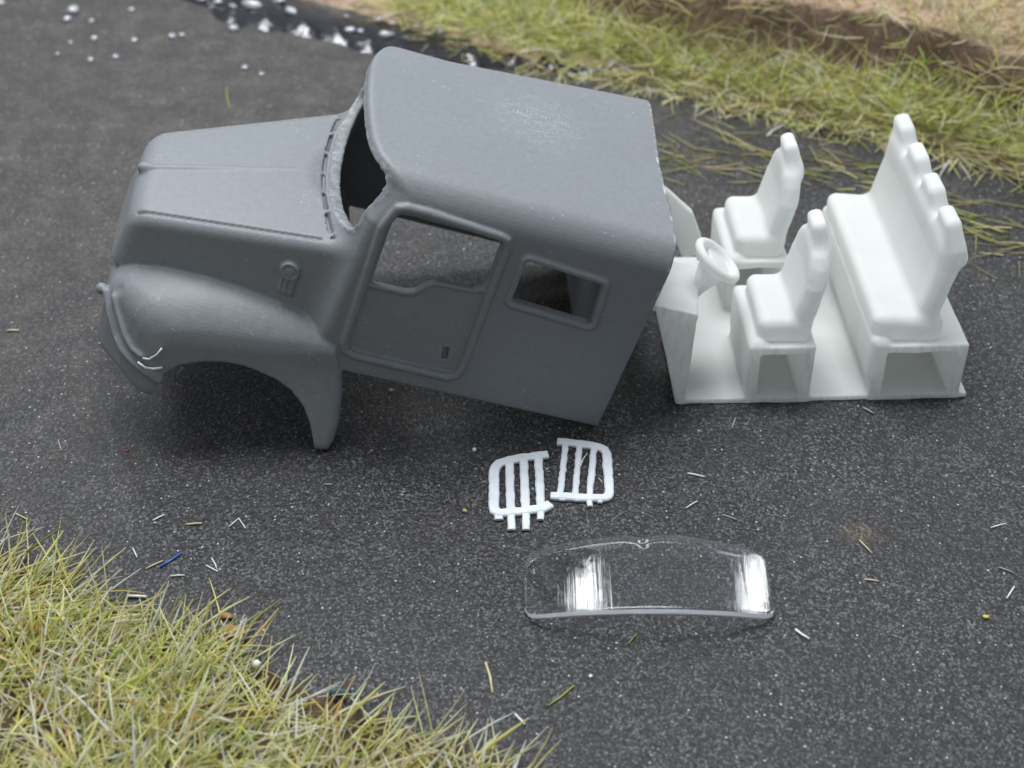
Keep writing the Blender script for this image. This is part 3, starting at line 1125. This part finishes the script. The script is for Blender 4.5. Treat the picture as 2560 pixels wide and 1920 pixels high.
def blades(name, base, length, lean, az, width, tint, curl, text, cat='grass'):
    """Tapered curved fibres, three segments each, joined to one mesh."""
    n = len(base)
    dirh = np.stack([np.cos(az), np.sin(az), np.zeros(n)], 1)
    seg = 4
    pts = [base]
    p = base.copy()
    a = lean.copy()
    for k in range(seg - 1):
        d = dirh * np.sin(a)[:, None] + np.array([0, 0, 1.0]) * np.cos(a)[:, None]
        p = p + d * (length / (seg - 1))[:, None]
        pts.append(p)
        a = a + curl
        az2 = az + curl * .4
        dirh = np.stack([np.cos(az2), np.sin(az2), np.zeros(n)], 1)
    sd = np.stack([-np.sin(az), np.cos(az), np.zeros(n)], 1)
    up = np.stack([-np.cos(az) * np.cos(lean), -np.sin(az) * np.cos(lean), np.sin(lean)], 1)
    tap = [1, 1, .85, .35]
    V = []
    for k in range(seg):
        hw = (width * tap[k])[:, None] * .5
        V += [pts[k] + sd * hw, pts[k] - sd * hw * .6 + up * hw * .8, pts[k] - sd * hw * .6 - up * hw * .8]
    V = np.stack(V, 1).reshape(-1, 3)          # n * 12
    b = (np.arange(n) * seg * 3)[:, None]
    F = []
    for k in range(seg - 1):
        for j in range(3):
            F.append(b + np.array([[k * 3 + j, k * 3 + (j + 1) % 3, (k + 1) * 3 + (j + 1) % 3, (k + 1) * 3 + j]]))
    F = np.concatenate(F)
    o = mesh_obj(name, V, F, GRASS)
    at = o.data.color_attributes.new('tint', 'FLOAT_COLOR', 'POINT')
    colr = np.ones((n, seg * 3, 4), np.float32)
    colr[:, :, :3] = tint[:, None, :]
    at.data.foreach_set('color', colr.ravel())
    tag(o, text, cat, None, 'stuff')
    return o


def tints(n, pal, wts, jit=.18):
    pal = np.array(pal)
    k = rng.choice(len(pal), n, p=np.array(wts) / sum(wts))
    return np.clip(1.12 * pal[k] * rng.lognormal(0, jit, (n, 1)) * rng.lognormal(0, jit * .3, (n, 3)), 0, .9)


def build_grass():
    # near verge, lower left
    N_ = 16000
    x = rng.uniform(-6.0, 1.6, N_)
    y = rng.uniform(6.6, 10.9, N_)
    d = near_edge_y(x) - y + .55 * fbm(x, y, 1.3, 41) + .12 * rng.normal(size=N_)
    dens = np.clip((d + .03) / .5, 0, 1) ** 1.2 * (.22 + .70 * np.clip(.55 + 1.9 * fbm(x, y, 1.1, 43), 0, 1))
    dens *= np.where(x > -1.6, .85, 1)
    keep = rng.random(N_) < dens
    x, y, d = x[keep], y[keep], d[keep]
    n = len(x)
    z = np.maximum(near_z(x, y), 0) - .01
    ln_ = rng.uniform(.28, .72, n)
    lean = np.clip(rng.normal(1.18, .28, n), .15, 1.54)
    flow = 2.2 * fbm(x, y, .6, 47) + .9
    az = flow + rng.normal(0, 1.25, n)
    wd = np.clip(rng.lognormal(-4.1, .35, n), .008, .034)
    pal = [(.76, .70, .30), (.84, .80, .50), (.55, .57, .17), (.86, .84, .64), (.38, .44, .12), (.66, .49, .15)]
    t = tints(n, pal, [4, 4.5, 2.4, 3.2, 1, .5])
    blades('near_grass', np.stack([x, y, z], 1), ln_, lean, az, wd, t, rng.normal(.06, .16, n), 'pale yellow green grass fibres on the near verge')
    # far bank
    N_ = 120000
    x = rng.uniform(-5.5, 10.5, N_)
    y = rng.uniform(15.5, 29, N_)
    d = (y - road_edge_y(x)) * .93
    right = np.clip((x - .3) / 2.5, 0, 1)
    pl = np.clip(.5 + 1.4 * fbm(x, y, .9, 51), 0, 1)
    lim = np.where(x > 1.2, .85, .85 + np.clip((1.2 - x) / 1.0, 0, 1) * 1.9) + .35 * fbm(x, y, .8, 53)
    dn = np.where((d > -.1) & (d < lim), .55 + .45 * pl, 0)
    dn = np.where(d >= lim, (.04 + .30 * pl * np.exp(-(d - lim) * .7)), dn)
    dn *= np.clip((x + 2.6) / 2.6, 0, 1) * np.where(x < .2, np.clip(.3 + pl, 0, 1), 1)
    keep = rng.random(N_) < dn
    x, y, d, lim = x[keep], y[keep], d[keep], lim[keep]
    n = len(x)
    z = np.maximum(bank_z(x, y), 0) - .02
    ln_ = rng.uniform(.3, .8, n)
    lean = np.clip(rng.normal(1.0, .3, n), .1, 1.5)
    az = 1.5 * fbm(x, y, .5, 57) + rng.normal(0, 1.7, n) - .4
    wd = rng.uniform(.013, .025, n)
    palg = [(.66, .69, .24), (.76, .76, .36), (.54, .60, .18), (.86, .82, .52), (.88, .83, .62)]
    t = tints(n, palg, [3.6, 4.2, 1.6, 3.2, 2.4])
    paly = [(.68, .58, .36), (.76, .68, .50), (.54, .48, .25), (.48, .50, .19)]
    t2 = tints(n, paly, [3, 3, 2, 1.5])
    dry = np.clip((d - lim + .25) / .5 + .8 * fbm(x, y, .8, 59), 0, 1) > rng.random(n)
    t = np.where(dry[:, None], t2, t)
    # flat straw on the very edge of the road
    ed = (d < .22) & (rng.random(n) < .6)
    t = np.where(ed[:, None], tints(n, paly, [3, 2, 2, 2]), t)
    lean = np.where(d < .2, 1.4, lean)
    blades('bank_grass', np.stack([x, y, z], 1), ln_, lean, az, wd, t, rng.normal(.05, .16, n), 'green and straw grass fibres covering the far bank')
    # thin litter of fibres lying on the road behind the seats
    n = 210
    s = rng.random(n)
    x = 1.9 + 5.2 * s + rng.normal(0, .3, n)
    y = np.interp(x, [1.5, 3, 4.4, 5.6, 7.2], [17.9, 17.7, 17.3, 16.1, 14.9]) + rng.normal(0, .38, n)
    y = np.minimum(y, road_edge_y(x) - .1)
    blades('loose_grass', np.stack([x, y, np.full(n, .015)], 1), rng.uniform(.25, .7, n), np.full(n, 1.5), rng.normal(-.35, .5, n) + np.pi * (rng.random(n) < .5),
           rng.uniform(.010, .019, n), tints(n, [(.42, .40, .15), (.62, .57, .30), (.34, .36, .12)], [3, 2, 2]), rng.normal(.0, .02, n), 'loose flattened grass fibres on the road behind the seats')


# ---------------------------------------------------------------- litter on the road
def px(x, y, z=.012):
    """Where a spot measured in the 2560 x 1920 photograph lies on the flat road (survey only)."""
    th, f, H = R(38.53), 3840.0, 10.2547
    d = Vector((x - 1280, 0, 0)) + f * Vector((0, math.cos(th), -math.sin(th))) - (y - 960) * Vector((0, math.sin(th), math.cos(th)))
    t = (z - H) / d.z
    return (d.x * t, d.y * t, z)


def build_litter():
    wm = mat_simple('white_fibre', (.66, .67, .66), .4)
    tm = mat_simple('straw_fibre', (.56, .48, .30), .5)
    gm = mat_simple('green_fibre', (.26, .29, .08), .5)
    bm = mat_simple('blue_fibre', (.05, .11, .42), .4)
    fm = mat_simple('grey_fibre', (.33, .33, .33), .5)
    G = 'stray fibres lying on the black road'
    L = [
        ('white straight fibre on the road, just above the straw coloured one left of centre', wm, [(382, 1301), (411, 1287)], .011),
        ('short straw coloured straight fibre lying level left of the white angled one', tm, [(466, 1311), (505, 1308)], .012),
        ('white fibre bent to a sharp roof-like angle', wm, [(572, 1317), (597, 1296), (614, 1321)], .010),
        ('short white fibre standing steep above and left of the blue fibre', wm, [(332, 1370), (343, 1394)], .009),
        ('pale fibre lying just left of the blue fibre, parallel to it', tm, [(364, 1422), (407, 1402)], .010),
        ('bright blue fibre, the only blue one', bm, [(399, 1417), (425, 1402), (454, 1382)], .014),
        ('white fibre bent to a V lying open to the left, right of the blue fibre', wm, [(515, 1413), (545, 1429), (538, 1410), (529, 1395)], .010),
        ('white level fibre below the blue fibre', wm, [(426, 1440), (462, 1438)], .010),
        ('thick pale level fibre close above the near grass', wm, [(319, 1490), (366, 1492)], .017),
        ('thin straw fibre far left, beside the tall grass tip', tm, [(39, 1284), (69, 1299)], .009),
        ('tan fibre at the left edge beside the hood', tm, [(18, 826), (48, 826)], .014),
        ('thin tan fibre below the wheel arch', fm, [(812, 1210), (830, 1212)], .010),
        ('pale bent fibre far left below the hood front', fm, [(145, 1100), (154, 1127)], .009),
        ('white straight fibre right of the grille inserts', wm, [(1719, 1183), (1761, 1192)], .012),
        ('white fibre slanting up, below the straight one right of the grille inserts', wm, [(1715, 1270), (1743, 1253)], .010),
        ('faint grey fibre above the clear windscreen', fm, [(1808, 1287), (1840, 1299)], .009),
        ('pale slanting fibre below the right end of the clear windscreen', wm, [(1988, 1573), (2005, 1586), (2023, 1597)], .016),
        ('grey green slanting fibre beside the tan smudge', tm, [(2148, 1350), (2181, 1384)], .009),
        ('straw coloured level fibre right of the clear windscreen', tm, [(2161, 1448), (2197, 1453)], .010),
        ('white nearly level fibre near the right edge of the photo', wm, [(2477, 1319), (2515, 1309)], .010),
        ('white steep fibre at the right edge of the photo', wm, [(2536, 1466), (2517, 1496)], .011),
        ('faint grey fibre near the right edge, between two white ones', fm, [(2498, 1418), (2537, 1433)], .008),
        ('pale fibre just in front of the white interior, under its bench', fm, [(2158, 1019), (2183, 1033)], .012),
        ('thin pale fibre just in front of the white interior, under the near seat', fm, [(1829, 1071), (1839, 1045)], .010),
        ('green fibre slanting below the clear windscreen at its left', gm, [(1370, 1764), (1402, 1742), (1435, 1714)], .013),
        ('thin olive fibre under the middle of the clear windscreen', gm, [(1571, 1609), (1592, 1584)], .009),
        ('yellowish curved fibre standing alone right of the near grass tips', tm, [(1214, 1656), (1225, 1690), (1231, 1732)], .014),
        ('short white fibre with a split head near the lower edge', wm, [(1288, 1785), (1299, 1797), (1312, 1811)], .014),
        ('curved pale hair lying inside the right grille insert', wm, [(1451, 1168), (1456, 1150), (1468, 1133)], .007),
        ('tan hair lying across the right edge of the right grille insert', tm, [(1496, 1195), (1506, 1206)], .007),
        ('green hair lying on the dusty road above the hood', gm, [(566, 218), (568, 245), (575, 273)], .013),
        ('pale fibre on the dusty road behind the far front seat', wm, [(1918, 340), (1932, 326), (1957, 313)], .022),
    ]
    for text, mt, pts, r in L:
        z = .05 if 'grille insert' in text and 'hair' in text else r
        P = [Vector(px(*p, z)) for p in pts]
        if len(P) == 2: P = [P[0], (P[0] + P[1]) / 2 + Vector((0, 0, .004)), P[1]]
        c = sum(P, Vector()) / len(P)
        o = tube('stray_fibre', [p - c for p in P], r * .8, mt)
        o.location = c
        tag(o, text, 'fibre', G)

    def crumb(name, x, y, sx, sy, sz, mt, text, cat, seed, amp=.3, z0=0):
        g = np.random.default_rng(seed)
        V, F = [], []
        nl, ns = 6, 9
        for i in range(nl + 1):
            for k in range(ns):
                a, b = math.pi * i / nl, 2 * math.pi * k / ns
                q = 1 + amp * (g.random() - .5) * (0 < i < nl)
                V.append((sx * q * math.sin(a) * math.cos(b), sy * q * math.sin(a) * math.sin(b), sz * q * math.cos(a)))
        for i in range(nl):
            for k in range(ns):
                F.append((i * ns + k, (i + 1) * ns + k, (i + 1) * ns + (k + 1) % ns, i * ns + (k + 1) % ns))
        o = mesh_obj(name, V, F, mt)
        p = px(x, y, 0)
        o.location = (p[0], p[1], z0 + sz * .8)
        if text: tag(o, text, cat)
        return o
    leaf = mat_simple('dry_leaf', (.33, .19, .085), .8, .4, 14)
    white = mat_simple('white_grain', (.85, .85, .86), .35)
    teal = mat_simple('teal_crumb', (.02, .07, .10), .5, .5)
    crumb('leaf_crumb', 582, 1594, .13, .07, .035, leaf, 'brown dry leaf crumb at the edge of the near grass', 'leaf crumb', 3, .7, .05)
    crumb('leaf_crumb', 566, 1545, .06, .035, .02, leaf, 'small tan leaf flake just above the brown leaf crumb', 'leaf crumb', 4, .9, .01)
    crumb('white_bead', 645, 1691, .045, .04, .045, white, 'small white bead caught in the near grass', 'bead', 5, .15, .12)
    crumb('teal_crumb', 845, 1745, .10, .045, .04, teal, 'dark teal crumb at the edge of the near grass', 'crumb', 6, .7, .05)
    crumb('white_grain', 1186, 1127, .022, .022, .022, white, 'white grain on the road left of the grille inserts', 'grain', 7, .3)
    crumb('white_grain', 1476, 1693, .018, .018, .016, white, 'white grain on the road in the foreground below the windscreen', 'grain', 8, .3)
    crumb('yellow_chip', 2465, 1544, .03, .022, .014, mat_simple('yellow_chip', (.62, .48, .12), .5), 'tiny yellow chip on the road at the far right', 'chip', 9, .8)
    crumb('red_fleck', 319, 1128, .02, .015, .01, mat_simple('red_fleck', (.40, .03, .03), .5), 'tiny red fleck on the road left of the wheel arch', 'fleck', 10, .6)
    crumb('ochre_crumb', 978, 978, .03, .02, .018, mat_simple('ochre_crumb', (.42, .33, .14), .7), 'ochre crumb on the road in the shadow under the cab door', 'crumb', 11, .7)
    crumb('ochre_crumb', 1163, 1280, .022, .02, .018, mat_simple('ochre_crumb', (.50, .38, .20), .7), 'ochre crumb on the open road below left of the grille inserts', 'crumb', 12, .7)

    # glossy drops of glue on the far left of the road and the wet strip along its edge
    dm, nt, bs = M('glue_painted_glint')
    co = obj_co(nt)
    c = ramp(nt, noise(nt, co, 8, 3), [(.3, (.42, .44, .50)), (.7, (.78, .80, .85))])  # whitish base paints the lamp glints into the clear glue
    nt.links.new(c, bs.inputs['Base Color'])
    bs.inputs['Roughness'].default_value = .08
    bs.inputs['Transmission Weight'].default_value = .35
    bs.inputs['Coat Weight'].default_value = 1
    bs.inputs['Coat Roughness'].default_value = .05
    s = .4069
    small = [(450, 72, 2.4), (415, 122, 1.6), (810, 65, 1.3), (565, 132, 1.1), (580, 240, 1.3), (435, 262, .8), (825, 250, 1.2), (1058, 228, 1.5), (1118, 218, 1.1),
             (1435, 180, 1.8), (1860, 210, 1.0), (355, 335, .9), (557, 370, 1.1), (710, 352, 1.1), (1505, 420, 1.3), (1608, 458, 1.0), (10, 20, 1.3)]
    for i, (a, b, k) in enumerate(small):
        o = crumb('glue_drop', a * s, b * s, .042 * k, .05 * k, .026 * k, dm, None, None, 100 + i, .4)
        o.location.z = .012 * k
        own = {0: 'largest glue drop of a touching pair in the top left corner', 1: 'smaller glue drop just below the largest one in the top left corner',
               7: 'left one of two close glue drops high above the hood front', 8: 'right one of two close glue drops high above the hood front',
               9: 'elongated glue drop just below the dark wet strip', 14: 'glue drop straight above the middle of the hood', 15: 'dim glue drop nearest above the hood, right of a brighter one',
               16: 'glue drop in the very corner of the photo at top left'}
        tag(o, own.get(i, 'small clear glossy glue drop on the dusty far left of the road'), 'glue drop', 'clear glue drops on the far left of the road')
    edge = [(1240, 15, 0, 1.6), (1340, 32, 0, 1.6), (1430, 60, 0, 1.5), (1550, 57, 0, 3.0), (1715, 25, 0, 1.8), (1790, 92, 0, 2.2), (70, 92, 700, 2.0), (430, 206, 700, 1.7), (500, 212, 700, 1.3),
            (605, 142, 700, 1.3), (650, 238, 700, 2.0), (765, 258, 700, 1.5), (915, 228, 700, 1.2), (990, 214, 700, 1.5), (1145, 303, 700, 1.3), (1760, 352, 700, 1.6),
            (1870, 435, 700, 1.5), (1975, 442, 700, .9), (840, 182, 700, 1.3), (690, 162, 700, 1.0), (410, 120, 700, 1.0)]
    for i, (a, b, x0, k) in enumerate(edge):
        o = crumb('glue_bead', x0 + a * s, b * s, .045 * k, .034 * k, .028 * k, dm, None, None, 200 + i, .55)
        o.location.z = .045 + .008 * k
        o.rotation_euler = (0, 0, -.35 + .5 * math.sin(i * 2.1))
        o.scale = (1.25, .8, .9) if k > 1.4 else (1, .9, .8)
        own = {3: 'longest glue bead with painted white glint, lying on the dark wet strip at the top of the photo', 5: 'long glue bead at the lower right of the longest one on the wet strip',
               15: 'glue bead on a dark lump of the wet strip, right above the cab roof', 16: 'glue bead where the wet strip meets the rear half of the cab roof',
               14: 'glue bead touching the front half of the cab roof outline', 17: 'last small glue bead at the right end of the wet strip'}
        tag(o, own.get(i, 'glossy glue bead with painted bright glint on the dark wet strip along the far road edge'), 'glue bead', 'glue beads on the wet strip')
    wm_, nt, bs = M('dark_wet_glue')
    co = obj_co(nt)
    c = ramp(nt, noise(nt, co, 3, 4), [(.35, (.006, .007, .012)), (.7, (.022, .022, .028))])
    nt.links.new(c, bs.inputs['Base Color'])
    bs.inputs['Roughness'].default_value = .12
    bump(nt, bs, noise(nt, co, 5, 4), .2, .08)
    ctr = [px(*p, 0) for p in [(430, -60), (560, -5), (660, 25), (790, 58), (900, 85), (1010, 105), (1120, 128), (1260, 150), (1400, 170), (1500, 186)]]
    V, F = [], []
    wdt = [.65, .75, .7, .6, .65, .65, .6, .45, .35, .12]
    n = 60
    cx = np.interp(np.linspace(0, 9, n), range(10), [p[0] for p in ctr])
    cy = np.interp(np.linspace(0, 9, n), range(10), [p[1] for p in ctr])
    ww = np.interp(np.linspace(0, 9, n), range(10), wdt) * (1 + .7 * fbm(np.arange(n) * .31, np.zeros(n), 1, 71))
    for i in range(n):
        for k in range(7):
            q = (k / 6 - .5) * 2
            V.append((cx[i] + .2 * q * ww[i], cy[i] + q * ww[i] * .75, .004 + .06 * (1 - q * q) * (1 + .6 * math.sin(i * 1.3 + k))))
    for i in range(n - 1):
        for k in range(6):
            F.append((i * 7 + k, i * 7 + k + 1, (i + 1) * 7 + k + 1, (i + 1) * 7 + k))
    o = mesh_obj('wet_glue_strip', V, [f[::-1] for f in F], wm_)
    tag(o, 'dark wet glue strip along the far edge of the road', 'glue strip')


build_ground()
build_truck()
build_interior()
build_grilles()
build_windscreen()
build_grass()
build_litter()
